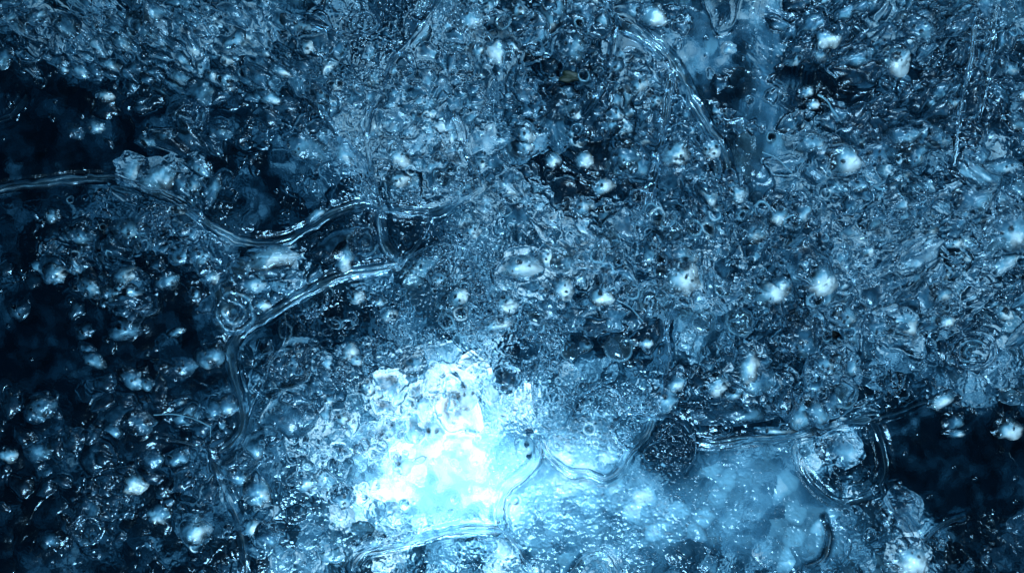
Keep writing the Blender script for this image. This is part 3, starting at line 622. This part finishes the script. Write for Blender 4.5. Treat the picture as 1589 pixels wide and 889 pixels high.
NOD = [  # x, y, R, whiteness, aspect, angle, pits, label
 (58,26,16,.62,.6,-.5,1,'pale sloping nodule above the round dark dish in the upper corner'),
 (18,28,12,.8,.6,-.4,0,'bright flake nodule touching the upper corner'),
 (5,88,14,.55,1.2,0,2,'tall nodule cut by the frame beside the short bright curve'),
 (105,42,20,.55,.8,.5,3,'broad pitted nodule beside the round dark dish'),
 (150,42,10,.6,.6,.6,1,'small tapering nodule after the broad pitted one'),
 (190,68,15,.72,.55,.6,0,'comet shaped nodule pointing down over the black hollow'),
 (172,100,16,.85,.5,.3,0,'bright wedge nodule above the stubby pair'),
 (118,108,15,.62,.6,.4,2,'frilled nodule on the rim of the black hollow'),
 (98,108,8,.75,.7,.3,1,'tiny bright nodule next to the frilled one'),
 (145,108,12,.42,.7,.6,0,'dull smooth nodule after the frilled one'),
 (160,148,12,.95,.6,.15,1,'dazzling small nodule alone over the black hollow'),
 (142,196,15,.70,.62,.2,1,'grey oval nodule alone in the black hollow'),
 (112,203,14,.34,.7,.2,2,'dim nodule trailing behind the grey oval one'),
 (225,218,15,.66,.6,.15,1,'pale nodule with a single dark eye'),
 (262,210,17,.5,.5,-.1,2,'flattened dim nodule under the black slot'),
 (203,262,22,.80,1.0,.4,0,'large soft rounded nodule just above the long dark seam'),
 (245,272,30,.80,.7,.1,0,'large glowing nodule with a hint of rainbow above the long dark seam'),
 (282,284,13,.45,1.1,.2,0,'dim egg shaped nodule beside the glowing one'),
 (303,284,13,.70,1.0,.6,0,'bright egg shaped nodule right of the dim egg'),
 (310,258,20,.58,.55,.6,2,'long slanting nodule over the two eggs'),
 (310,140,18,.58,1.0,.8,0,'smooth round nodule left of the pair with eyes'),
 (280,118,15,.62,.6,.6,0,'slanting nodule over the smooth round one'),
 (330,118,11,.85,.7,.2,1,'first of the two bright nodules with black eyes'),
 (355,123,13,.75,.8,.1,3,'second of the two bright nodules, with two black eyes'),
 (280,90,13,.7,.5,.7,0,'streaked nodule falling toward the pair with eyes'),
 (225,50,18,.55,.7,.6,4,'dark cupped nodule ringed with frost on the streaked plate'),
 (365,62,18,.7,.6,-.7,2,'long bright nodule slanting upward on the streaked plate'),
 (240,18,16,.65,.6,.8,2,'frosty nodule at the top edge over the cupped one'),
 (340,205,18,.48,.5,.1,1,'faint flat nodule beside the swirl'),
 (420,152,14,.78,.6,.5,1,'bright nodule under the knotted eyes cluster'),
 (480,78,9,.95,.9,0,1,'tiny dazzling nodule with a pin prick'),
 (520,132,10,.85,.8,0,2,'bright nodule holding two dark rings'),
 (460,40,20,.62,.6,.4,3,'frosted nodule inside the lobed patch edge'),
 (470,225,28,.66,.6,.35,4,'broad pale shoulder left of the tall seam'),
 (500,150,12,.5,1,0,2,'dull ringed nodule over the slanting seam'),
 (535,235,20,.80,.7,.8,0,'bright smooth shoulder against the tall seam'),
 (620,246,15,1.0,1.0,.2,3,'brilliant white nodule left of the beaded dark patch'),
 (618,278,16,.95,.6,.1,3,'brilliant white bar under the white nodule'),
 (724,28,20,.72,1.0,0,2,'fan shaped nodule with two white toes near the top'),
 (800,18,13,.8,1,0,4,'white ringed nodule at the top edge'),
 (740,82,11,.78,1,0,3,'nodule of foamy rings at the end of a dark gap'),
 (795,72,11,.8,1,0,2,'bright upright nodule beside the foamy rings'),
 (883,72,20,.62,1.0,0,3,'big bowl shaped nodule with a white lower lip'),
 (876,84,9,.95,.5,-.3,1,'white lower lip of ice under the bowl'),
 (950,102,14,.6,.7,0,3,'nodule with three small rings near the green fragment'),
 (988,132,13,.85,1.1,.5,2,'white nodule with one round hole in the dark plate'),
 (955,155,13,.66,.8,.4,1,'pale knob in the dark plate'),
 (1015,155,12,.8,.8,.3,3,'pale knob with rings beside the slanting rope seam'),
 (950,182,14,.82,.7,-.4,4,'cluster knob with a row of tiny holes'),
 (870,170,24,.5,.6,-.2,2,'broad dull nodule across the dark plate'),
 (812,210,16,.85,.7,.4,3,'bright double ringed nodule below the broad patch'),
 (812,230,14,.8,.9,0,1,'smooth bright nodule under the double ringed one'),
 (857,248,12,.92,.9,0,1,'bright ball at the edge of the black hollow'),
 (905,248,12,.95,.9,0,0,'second bright ball inside the black hollow'),
 (932,290,15,.9,.7,0,3,'frilled bright nodule below the black hollow'),
 (965,240,20,.6,.8,.3,4,'rough ring wrapped nodule right of the black hollow'),
 (1045,240,18,.95,.8,0,4,'bright clustered nodule left of the slanting rope foot'),
 (1102,230,14,.9,1,0,4,'white ringed nodule at the foot of the slanting rope'),
 (1135,285,16,.55,1,0,1,'dark rimmed nodule under the slanting rope foot'),
 (1010,25,20,.9,.7,.1,0,'white fan nodule at the top edge of the curtain'),
 (1130,75,10,.78,.8,0,0,'small pale knob inside the curtain'),
 (1278,62,16,.92,.8,.3,1,'bright nodule at the upper left of the black cave'),
 (1268,85,13,.75,.8,.2,2,'paired nodule below the bright one at the cave'),
 (1325,92,24,.68,.45,-.25,1,'long frosty ledge over the black cave'),
 (1385,94,22,.90,.8,.4,3,'bright swirl nodule right of the black cave'),
 (1420,45,28,.62,.6,.5,3,'large fan nodule above the swirl nodule'),
 (1230,95,12,.8,.5,0,1,'bright splinter nodule at the cave mouth'),
 (1250,142,11,.85,.7,-.3,1,'bright flake resting over the cave mouth'),
 (1261,162,8,.9,.9,0,1,'small white pearl below the flake at the cave mouth'),
 (1306,248,26,.93,.7,.3,2,'largest white glowing nodule under the black cave'),
 (1245,220,24,.66,.5,.25,2,'soft pale ridge left of the white glowing nodule'),
 (1365,235,26,.55,.7,0,4,'nodule combed with fine swirls'),
 (1395,212,20,.75,.6,-.2,2,'folded pale nodule beside the combed one'),
 (1413,243,16,.7,1,0,4,'rounded nodule with feathery frost'),
 (1403,272,8,.98,.6,-.2,0,'small sparkling bead under the feathery nodule'),
 (1325,285,16,.7,.7,0,3,'nodule with white hooks below the white glowing one'),
 (1450,218,18,.7,.5,0,1,'level bright nodule by the far strand'),
 (1475,158,12,.85,.6,-.3,0,'bright bead nodule at the foot of the vertical strand'),
 (1565,105,16,.85,.5,.4,1,'bright slab nodule at the far edge near the top'),
 (1580,150,10,.95,.7,0,0,'bright lump cut by the far edge'),
 (1555,258,24,.8,.4,0,2,'long white drift nodule near the far edge'),
 (1505,310,22,.62,.8,0,0,'soft hazy nodule over the rippled drift'),
 (1565,355,32,.82,1,0,3,'wide powdery nodule at the far edge'),
 (1445,357,9,.98,.6,0,0,'small sparkling bead in the rippled drift'),
 (1478,378,12,.92,.5,0,1,'flat sparkling nodule under the bead in the drift'),
 (1342,390,12,.95,.6,.1,0,'blue white spark nodule over the smooth patch'),
 (1265,434,22,.98,.9,0,0,'burning white nodule left of the bubble shell'),
 (1190,456,24,.97,.6,-.3,2,'angular white nodule with arms'),
 (1205,438,12,.8,1.2,0,0,'pale horn on the angular white nodule'),
 (1205,332,14,.85,1,0,3,'bright nodule between the bubbles near the mid right'),
 (1240,330,14,.75,1,.4,1,'slanting bright nodule beside it'),
 (1165,360,16,.75,1,0,2,'glassy white capped nodule among the bubbles'),
 (1140,300,15,.85,.9,0,1,'white capped glass ball under the rope foot'),
 (1050,428,27,1.0,.75,.15,5,'brightest white nodule with round dark beads'),
 (1045,398,24,.62,.7,0,2,'pale shell above the brightest white nodule'),
 (932,458,15,1.0,.9,.3,1,'white boulder nodule with a blue heart'),
 (873,446,16,.96,.9,.3,2,'white nodule under the glassy dome pair'),
 (845,400,15,.92,.8,0,4,'white toothed nodule beside the glassy dome'),
 (870,405,14,.55,1,0,0,'glassy dome beside the toothed nodule'),
 (895,322,20,.75,.7,0,5,'bead cluster nodule left of the mid field'),
 (912,320,8,.9,1,0,2,'white double bead nodule in the mid field'),
 (806,414,28,.9,.5,-.1,3,'white sparkling drift in the central plate'),
 (785,470,16,.92,.8,.5,4,'white looped nodule in the central plate'),
 (705,460,16,.88,.9,-.5,3,'white hooked loops at the left of the central plate'),
 (765,503,26,.85,.35,-.25,5,'row of white cells above the dark cluster'),
 (680,430,13,.75,.9,0,6,'flower of seven rings'),
 (730,358,12,.85,.9,0,4,'white cross shaped nodule near the triangular plate'),
 (552,460,11,.92,.8,0,1,'white nodule first in the row of three on the beaded plate'),
 (588,466,10,.85,.8,0,2,'second nodule in the row of three on the beaded plate'),
 (603,488,11,.97,.9,0,1,'dazzling nodule third in the row of three on the beaded plate'),
 (540,545,12,.9,1,0,0,'round glowing nodule above the milky plate'),
 (550,556,12,.8,.6,.4,2,'ragged nodule under the round glowing one'),
 (570,600,11,.9,1,0,2,'pale nodule drifting into the milky plate'),
 (510,620,10,.85,.7,0,3,'ringed nodule on the edge of the milky plate'),
 (530,645,12,.85,.8,0,2,'ringed nodule left of the milky plate middle'),
 (655,625,12,.95,.9,0,1,'white knot in the milky plate'),
 (722,612,18,1.0,.9,0,4,'white cluster with black pin pricks in the milky plate'),
 (668,665,16,.97,.9,0,2,'white knob above the lamp glow'),
 (625,722,12,.97,.9,0,1,'white knob left of the lamp glow'),
 (598,665,14,.8,.8,0,3,'soft pale knob left of the milky middle'),
 (420,400,30,.92,.5,-.1,0,'glowing smooth nodule between the two left seams'),
 (388,440,20,.75,.6,-.2,2,'soft nodule above the concentric ring'),
 (403,472,12,.85,.7,0,1,'small bright nodule touching the concentric ring'),
 (330,295,20,.6,.5,-1.1,0,'smooth tongue of ice crossing the long dark seam'),
 (490,335,14,.85,.5,-.7,0,'bright wedge on the seam left of the central junction'),
 (535,400,12,.85,1.6,.2,0,'bright curved sliver beside the folded skin'),
 (325,430,12,.85,.9,0,1,'bright blue lit nodule under the pitted pair'),
 (308,395,16,.62,.8,0,5,'pitted pale nodule left of the dark pit'),
 (280,395,14,.6,.9,0,4,'pitted nodule of the pair left of it'),
 (78,333,12,.72,.8,0,3,'pale double ringed nodule on the dark lobe'),
 (125,365,18,.58,.7,.2,4,'hexagonal dim nodule on the dark lobe'),
 (195,355,18,.66,.7,.3,6,'foam of rings on the dark lobe'),
 (270,325,16,.75,.5,.2,3,'bright shredded nodule near the long dark seam'),
 (85,425,14,.74,.9,0,1,'round nodule with a white rim on the dark lobe'),
 (198,428,15,.8,.9,0,1,'round nodule with a black eye on the dark lobe'),
 (213,450,11,.72,.7,.2,2,'small nodule below the black eyed one'),
 (138,446,24,.62,.5,.2,5,'long pitted loaf nodule on the dark lobe'),
 (180,455,14,.6,.7,.2,3,'pitted nodule after the loaf'),
 (258,434,16,.62,.8,0,3,'pitted round nodule level with the loaf'),
 (303,455,8,.6,1,0,2,'tiny ringed nodule right of the pitted round one'),
 (28,480,15,.42,.9,0,2,'faint round nodule near the edge in the dark'),
 (195,510,20,.62,.7,-.2,3,'freckled nodule in the middle of the dark'),
 (132,512,12,.35,.9,0,1,'faint ball left of the freckled nodule'),
 (272,516,11,.75,.5,-.3,0,'small fin nodule right of the freckled one'),
 (145,557,17,.66,.6,.5,1,'shoe shaped nodule with a blue lip'),
 (135,540,12,.42,.6,.3,1,'dim flake over the shoe shaped nodule'),
 (325,552,17,.72,.9,-.3,2,'rounded nodule with notched edge left of the pale seam'),
 (280,570,20,.5,.6,-.1,5,'pitted flat nodule by the notched one'),
 (205,585,19,.62,.6,.6,2,'split slanting nodule in the murky plate'),
 (225,592,12,.6,.8,.6,2,'second half of the split nodule'),
 (65,628,18,.55,.9,0,2,'yellowish ringed nodule at the edge of the murk'),
 (55,640,14,.5,.9,0,0,'blue shadowed base under the yellowish ringed nodule'),
 (10,705,14,.82,.7,.2,1,'bright pearly nodule cut by the frame edge'),
 (58,698,18,.6,.8,0,0,'soft hazy nodule beside the pearly one'),
 (208,748,16,.95,.9,0,0,'shining white blue nodule in the murky plate'),
 (235,715,16,.55,.8,-.4,0,'blue streaked nodule above the shining one'),
 (273,710,15,.6,.7,-.3,1,'blue streaked nodule with pale crown'),
 (243,796,17,.78,.9,.2,0,'glowing nodule with blue underside near the bottom'),
 (298,820,22,.78,.8,.1,1,'large woolly nodule with blue underside near the bottom'),
 (278,625,9,.78,.6,-.5,0,'small comet nodule over the splinters'),
 (352,628,14,.72,1,0,0,'pale upright nodule above the splinters'),
 (330,630,14,.42,1.1,0,0,'dim upright nodule left of the pale upright one'),
 (215,655,20,.42,.7,0,1,'dim domed nodule in the murky plate'),
 (75,838,14,.45,.9,0,0,'dim blue nodule near the lower corner'),
 (135,785,16,.36,.9,0,3,'dull ringed nodule in the murk'),
 (398,762,16,.75,1.2,-.3,0,'soft bright nodule right of the thick rope seam'),
 (390,818,13,.9,.9,0,0,'shiny crescent nodule touching the thick rope seam'),
 (370,740,14,.6,.8,0,0,'soft grey nodule beside the thick rope seam'),
 (415,830,18,.5,1,0,0,'blurred nodule low beside the rope seam'),
 (530,770,16,.7,.9,0,4,'whorled nodule left of the lamp glow'),
 (470,745,18,.7,.7,0,1,'soft knob on the pale slope'),
 (785,587,17,.3,.9,0,0,'big dark glass droplet above the milky plate'),
 (784,600,7,1.0,.7,0,2,'white double pearl under the dark glass droplet'),
 (640,560,18,.6,1,0,0,'glass globe at the upper edge of the milky plate'),
 (1108,596,15,.97,1,0,1,'white star nodule above the tunnel cavity'),
 (1045,592,13,.85,.9,0,0,'bright bead left of the white star'),
 (1025,615,20,.6,.9,.3,3,'gnarled dark nodule above the level seam start'),
 (1150,562,14,.92,1.5,0,0,'upright white streak nodule'),
 (1130,608,14,.8,.7,0,3,'frilled nodule under the white star'),
 (1000,530,9,.9,.7,0,1,'spark nodule left of the short thick strand'),
 (905,535,12,.6,1,0,3,'ringed nodule below the square hole'),
 (1240,520,26,.42,1,0,6,'plum coloured ringed nodule'),
 (1275,560,18,.7,.8,0,3,'frosted nodule under the plum coloured one'),
 (1315,565,14,.68,1,.6,1,'slanting smooth nodule beside the dark pinhole'),
 (1355,505,20,.6,.9,.3,1,'upright pale shell near the crumpled ringed nodule'),
 (1300,490,16,.72,.8,0,4,'crumpled ringed nodule over the dark pinhole'),
 (1455,455,16,.85,.7,.2,0,'silvery nodule in the dark drift'),
 (1462,496,11,.9,.8,0,0,'silvery bead under the silvery nodule'),
 (1553,485,14,.9,.7,.2,1,'yellow fringed bright nodule at the far edge'),
 (1460,620,17,.9,.5,-.5,0,'splintered bright nodule on the rim of the black corner hollow'),
 (1478,652,14,.62,.8,0,0,'blue lump hanging in the black corner hollow'),
 (1480,672,14,.85,.4,.1,0,'glinting chip under the blue lump'),
 (1562,665,18,.95,.7,.2,1,'bright rainbow tinted chip in the black corner hollow'),
 (1400,790,28,.38,1,0,0,'blue ghostly ball behind the strong pale seam'),
 (1410,862,30,.92,.8,0,5,'sparkling snow nodule at the bottom edge'),
 (1305,695,32,.66,.7,.3,3,'pale frosted heart of the window shaped plate'),
 (1232,640,20,.72,.9,1.1,0,'pale curved tube of ice by the tunnel end'),
 (1262,638,24,.76,.6,.9,0,'yellowish curved tube of ice by the tunnel end'),
 (1285,620,16,.55,1,0,1,'grey pebble above the curved tubes'),
 (1140,642,66,.58,.26,-.06,0,'long pale log of ice lying in the tunnel cavity'),
 (1195,668,42,.85,.14,.02,1,'thin white ledge under the long log'),
 (575,842,22,.62,.5,-.3,1,'grey stone like lump in the cavity under the milky plate'),
 (623,834,18,.66,.5,-.3,0,'second grey lump in the cavity under the milky plate'),
]
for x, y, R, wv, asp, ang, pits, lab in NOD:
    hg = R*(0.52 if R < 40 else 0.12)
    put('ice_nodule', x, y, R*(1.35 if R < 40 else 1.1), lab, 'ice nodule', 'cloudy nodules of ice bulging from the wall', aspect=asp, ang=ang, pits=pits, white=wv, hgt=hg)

RINGS = [
 (298,183,24,1.1,.9,3,.45,'small concentric swirl like a tree knot over the black hollow'),
 (365,483,34,1.0,0,3,.62,'large concentric ring beside the pale diagonal seam'),
 (1510,545,38,.7,-.1,3,.5,'streaked oval disc near the far edge'),
 (962,262,22,1.0,0,2,.6,'curled ring at the edge of the black hollow'),
 (833,508,24,.95,.8,1.5,.5,'squarish ringed hole with thick rim'),
 (60,40,26,.9,0,2,.35,'round dark dish with faint rings'),
 (215,45,22,1.2,0,2,.5,'dark cup with frost rings on the streaked plate'),
 (565,35,26,.8,0,4,.5,'ribbed disc inside the lobed seam'),
 (132,820,26,1,0,2,.35,'faint ghostly disc in the murk'),
 (140,790,18,1,0,2,.32,'smaller ghostly disc above the faint one'),
 (530,768,20,.9,0,2.5,.7,'whorl left of the lamp glow'),
 (565,375,26,1.0,.3,3,.55,'folded skin of curved ridges in the small glassy plate'),
]
for x, y, R, asp, ang, k, wv, lab in RINGS:
    put('ice_ring', x, y, R*1.15, lab, 'ice ring', 'concentric rings grown in the ice', mat=M_BUB, aspect=asp, ang=ang, ring=k, white=wv, hgt=R*0.20, kind='rings', n=70)

BUB = [
 (1042,360,16,'large glass bubble with a white heart under the rope foot'),(1197,212,8,'single neat bubble on the smooth curtain'),
 (693,498,13,'oval bubble at the edge of the central plate'),(785,328,9,'bubble under the needle cluster'),
 (1075,355,13,'dark mouthed bubble right of the large glass bubble'),(925,398,12,'striped bubble in the mid field'),
 (866,402,17,'clear dome beside the toothed nodule'),(940,375,18,'dark shell of a bubble in the mid field'),
 (640,558,20,'glass bubble globe over the milky plate'),(786,588,21,'dark glass bubble above the milky plate'),
 (1280,520,9,'bubble right of the plum coloured nodule'),(1135,290,17,'bubble shell under the rope foot'),
 (1180,325,12,'bubble between the rope foot and the mid right nodules'),(1310,610,22,'dark blister below the dark pinhole'),
 (1120,447,14,'small glass dish right of the brightest nodule'),(1010,465,20,'black glass droplet left of the brightest nodule'),
 (1040,480,16,'ringed bubble under the brightest nodule'),(980,452,12,'bubble between the white boulder and the black droplet'),
 (1225,345,11,'bubble touching the paired bright nodules'),(905,120,10,'bubble beside the green fragment'),
 (370,420,17,'dark round pit between the long seams'),(1165,455,14,'tear shaped bubble beside the angular white nodule'),
 (1145,500,20,'broad blister left of the angular nodule arms'),(1090,500,18,'shallow blister right of the short thick strand'),
 (885,545,14,'moon shaped bubble below the mid field'),(960,540,20,'flat mushroom shaped bubble below the mid field'),
]
for x, y, R, lab in BUB:
    put('air_bubble', x, y, R*1.12, lab, 'air bubble', 'large round bubbles in the ice', mat=M_BUB, aspect=float(rng.uniform(.85, 1.05)), ang=float(rng.uniform(0, 3)),
        white=0.75, hgt=R*0.42, kind='lens' if R > 13 else 'bubble', n=int(np.clip(R*3, 26, 52)))

# clusters of small ring bubbles: nothing tells the members of one cluster apart
CLUST = [('tiny ring bubble in the dark hollow under the needle cluster', 700,270,38,26,26),
 ('tiny ring bubble on the beaded plate beneath the pale diagonal seam', 500,530,90,60,30),
 ('tiny ring bubble on the dark lobe under the long seam', 190,370,120,50,34),
 ('tiny ring bubble in the crowd around the large glass bubble', 1050,330,110,70,44),
 ('tiny ring bubble in the dark plate near the green fragment', 940,140,90,70,26),
 ('tiny ring bubble among the foamy rings near the top edge', 790,60,80,45,22),
 ('tiny ring bubble sprinkled over the milky glowing plate', 600,660,110,60,30),
 ('tiny ring bubble around the plum coloured nodule', 1220,530,90,60,26),
 ('tiny ring bubble in the central cellular plate', 720,450,70,60,20),
 ('tiny ring bubble between the mid field and the white boulder', 930,420,80,50,24)]
for lab, cx0, cy0, sx, sy, n in CLUST:
    for k in range(n):
        a = cx0+rng.normal(0, sx*0.55); b = cy0+rng.normal(0, sy*0.55)
        R = float(np.clip(2.6+rng.exponential(2.6), 2.8, 12))
        put('ring_bubble', a, b, R*1.25, lab, 'air bubble', lab.replace('tiny ring bubble', 'tiny ring bubbles'), mat=M_BUB,
            aspect=float(rng.uniform(.5, 1)), ang=float(rng.uniform(0, 3)), white=float(rng.uniform(.25, .9)), hgt=R*0.38, kind='bubble', n=16)

# ---------------------------------------------------------------- things frozen in or lying on the ice
def pebble(name, px, py, rx, ry, ang, color, lab, cat, th=0.35, rough=0.6):
    n = 20; t = np.linspace(-1, 1, n); A, B = np.meshgrid(t, t); a = A*np.sqrt(1-B*B/2); b = B*np.sqrt(1-A*A/2); r = np.hypot(a, b)
    th_ = np.arctan2(b, a); SEED[0] += 7; wob = 1+0.18*np.sin(th_*3+SEED[0])+0.1*np.sin(th_*5)
    ex, ey = a*rx*wob, b*ry*wob; ca, sa = math.cos(ang), math.sin(ang); x = px+ex*ca-ey*sa; y = py+ex*sa+ey*ca
    base = float(face_h(np.array([px]), np.array([py]))[0])
    top = base+min(rx, ry)*th*np.sqrt(np.clip(1-r*r, 0, 1))*2+0.5*vnoise(x, y, 3, 5)+1.5
    bot = top*0+base-2
    co = np.concatenate([np.stack([(x-px)*U, -top*U, -(y-py)*U], -1).reshape(-1, 3), np.stack([(x-px)*U, -bot*U, -(y-py)*U], -1).reshape(-1, 3)])
    i = (np.arange(n-1)[:, None]*n+np.arange(n-1)[None, :]); f = np.stack([i, i+n, i+n+1, i+1], -1).reshape(-1, 4)
    me = raw_mesh(name, co, np.concatenate([f, f[:, ::-1]+n*n]), None, mat_plain(name, color, rough))
    o = link(name, me, None, label=lab, category=cat); o.location = P(px, py)
    return o
pebble('leaf_fragment', 885, 121, 17, 9, 0.05, (0.004, 0.012, 0.004), 'dark olive green leaf fragment frozen among the nodules', 'leaf')
pebble('dark_speck', 1295, 519, 7, 6, 0, (0.003, 0.005, 0.004), 'black speck beside the slanting smooth nodule', 'speck')
for a, b, r, lab in ((821,670,6.5,'largest black hole above the winding pale seam'),(817,690,4.2,'middle black hole above the winding pale seam'),(821,708,4.5,'lowest black hole above the winding pale seam')):
    pebble('dark_hole', a, b, r, r*0.85, 0, (0.01, 0.05, 0.09), lab, 'hole', 0.5, 0.15)  # dark holes, stood in for by solid dark bumps
def fibre(pts, r, lab):
    c = resample(pts, 2.0); base = face_h(c[:, 0], c[:, 1]); base = np.maximum.accumulate(base)*0+np.max(base)+0.5
    t = np.gradient(c, axis=0); t /= np.linalg.norm(t, axis=1)[:, None]+1e-9; nr = np.stack([-t[:, 1], t[:, 0]], 1)
    m = 7; an = np.arange(m)/m*2*math.pi; rr = r*(0.7+0.6*vnoise(np.arange(len(c))*2.0, np.zeros(len(c)), 12, 77)+0.3)
    ring = [np.stack([(c[:, 0]+nr[:, 0]*math.cos(q)*rr-W/2)*U, -(base+math.sin(q)*rr)*U, (H/2-c[:, 1]-nr[:, 1]*math.cos(q)*rr)*U], -1) for q in an]
    co = np.stack(ring, 1).reshape(-1, 3); i = np.arange(len(c)-1)[:, None]*m
    k = np.arange(m)[None, :]; qd = np.stack([i+k, i+m+k, i+m+(k+1) % m, i+(k+1) % m], -1).reshape(-1, 4)
    me = raw_mesh('ice_fibre', co, qd, {'frost': np.full(len(co), .6), 'white': np.full(len(co), .7)}, M_SEAM)
    o = link('ice_fibre', me, None, label=lab, category='ice fibre'); o['group'] = 'loose fibres on the ice'
fibre([(1268,148),(1282,158),(1290,172),(1299,184)], 1.6, 'pale curved splinter fibre at the mouth of the black cave')
fibre([(1180,238),(1200,246),(1214,258),(1226,271)], 0.9, 'hair thin pale fibre between curtain and white nodule')
fibre([(243,642),(275,641),(305,648),(330,660)], 0.9, 'hair thin fibre over the loose splinters in the murk')
fibre([(329,659),(329,678)], 0.8, 'short upright fibre meeting the hair thin one')
fibre([(955,465),(975,476),(995,498)], 0.9, 'hair thin fibre below the white boulder nodule')

# ---------------------------------------------------------------- what lies behind
def backdrop():
    co = np.array([P(-3200, -2200, 1100), P(W+3200, -2200, 1100), P(W+3200, H+2200, 1100), P(-3200, H+2200, 1100)])
    me = raw_mesh('background', co, np.array([[0, 3, 2, 1]]), None, mat_plain('dark_backdrop', (0.003, 0.012, 0.03), 0.9))  # plain dark plane behind the ice
    link('background', me, None, kind='structure')
backdrop()
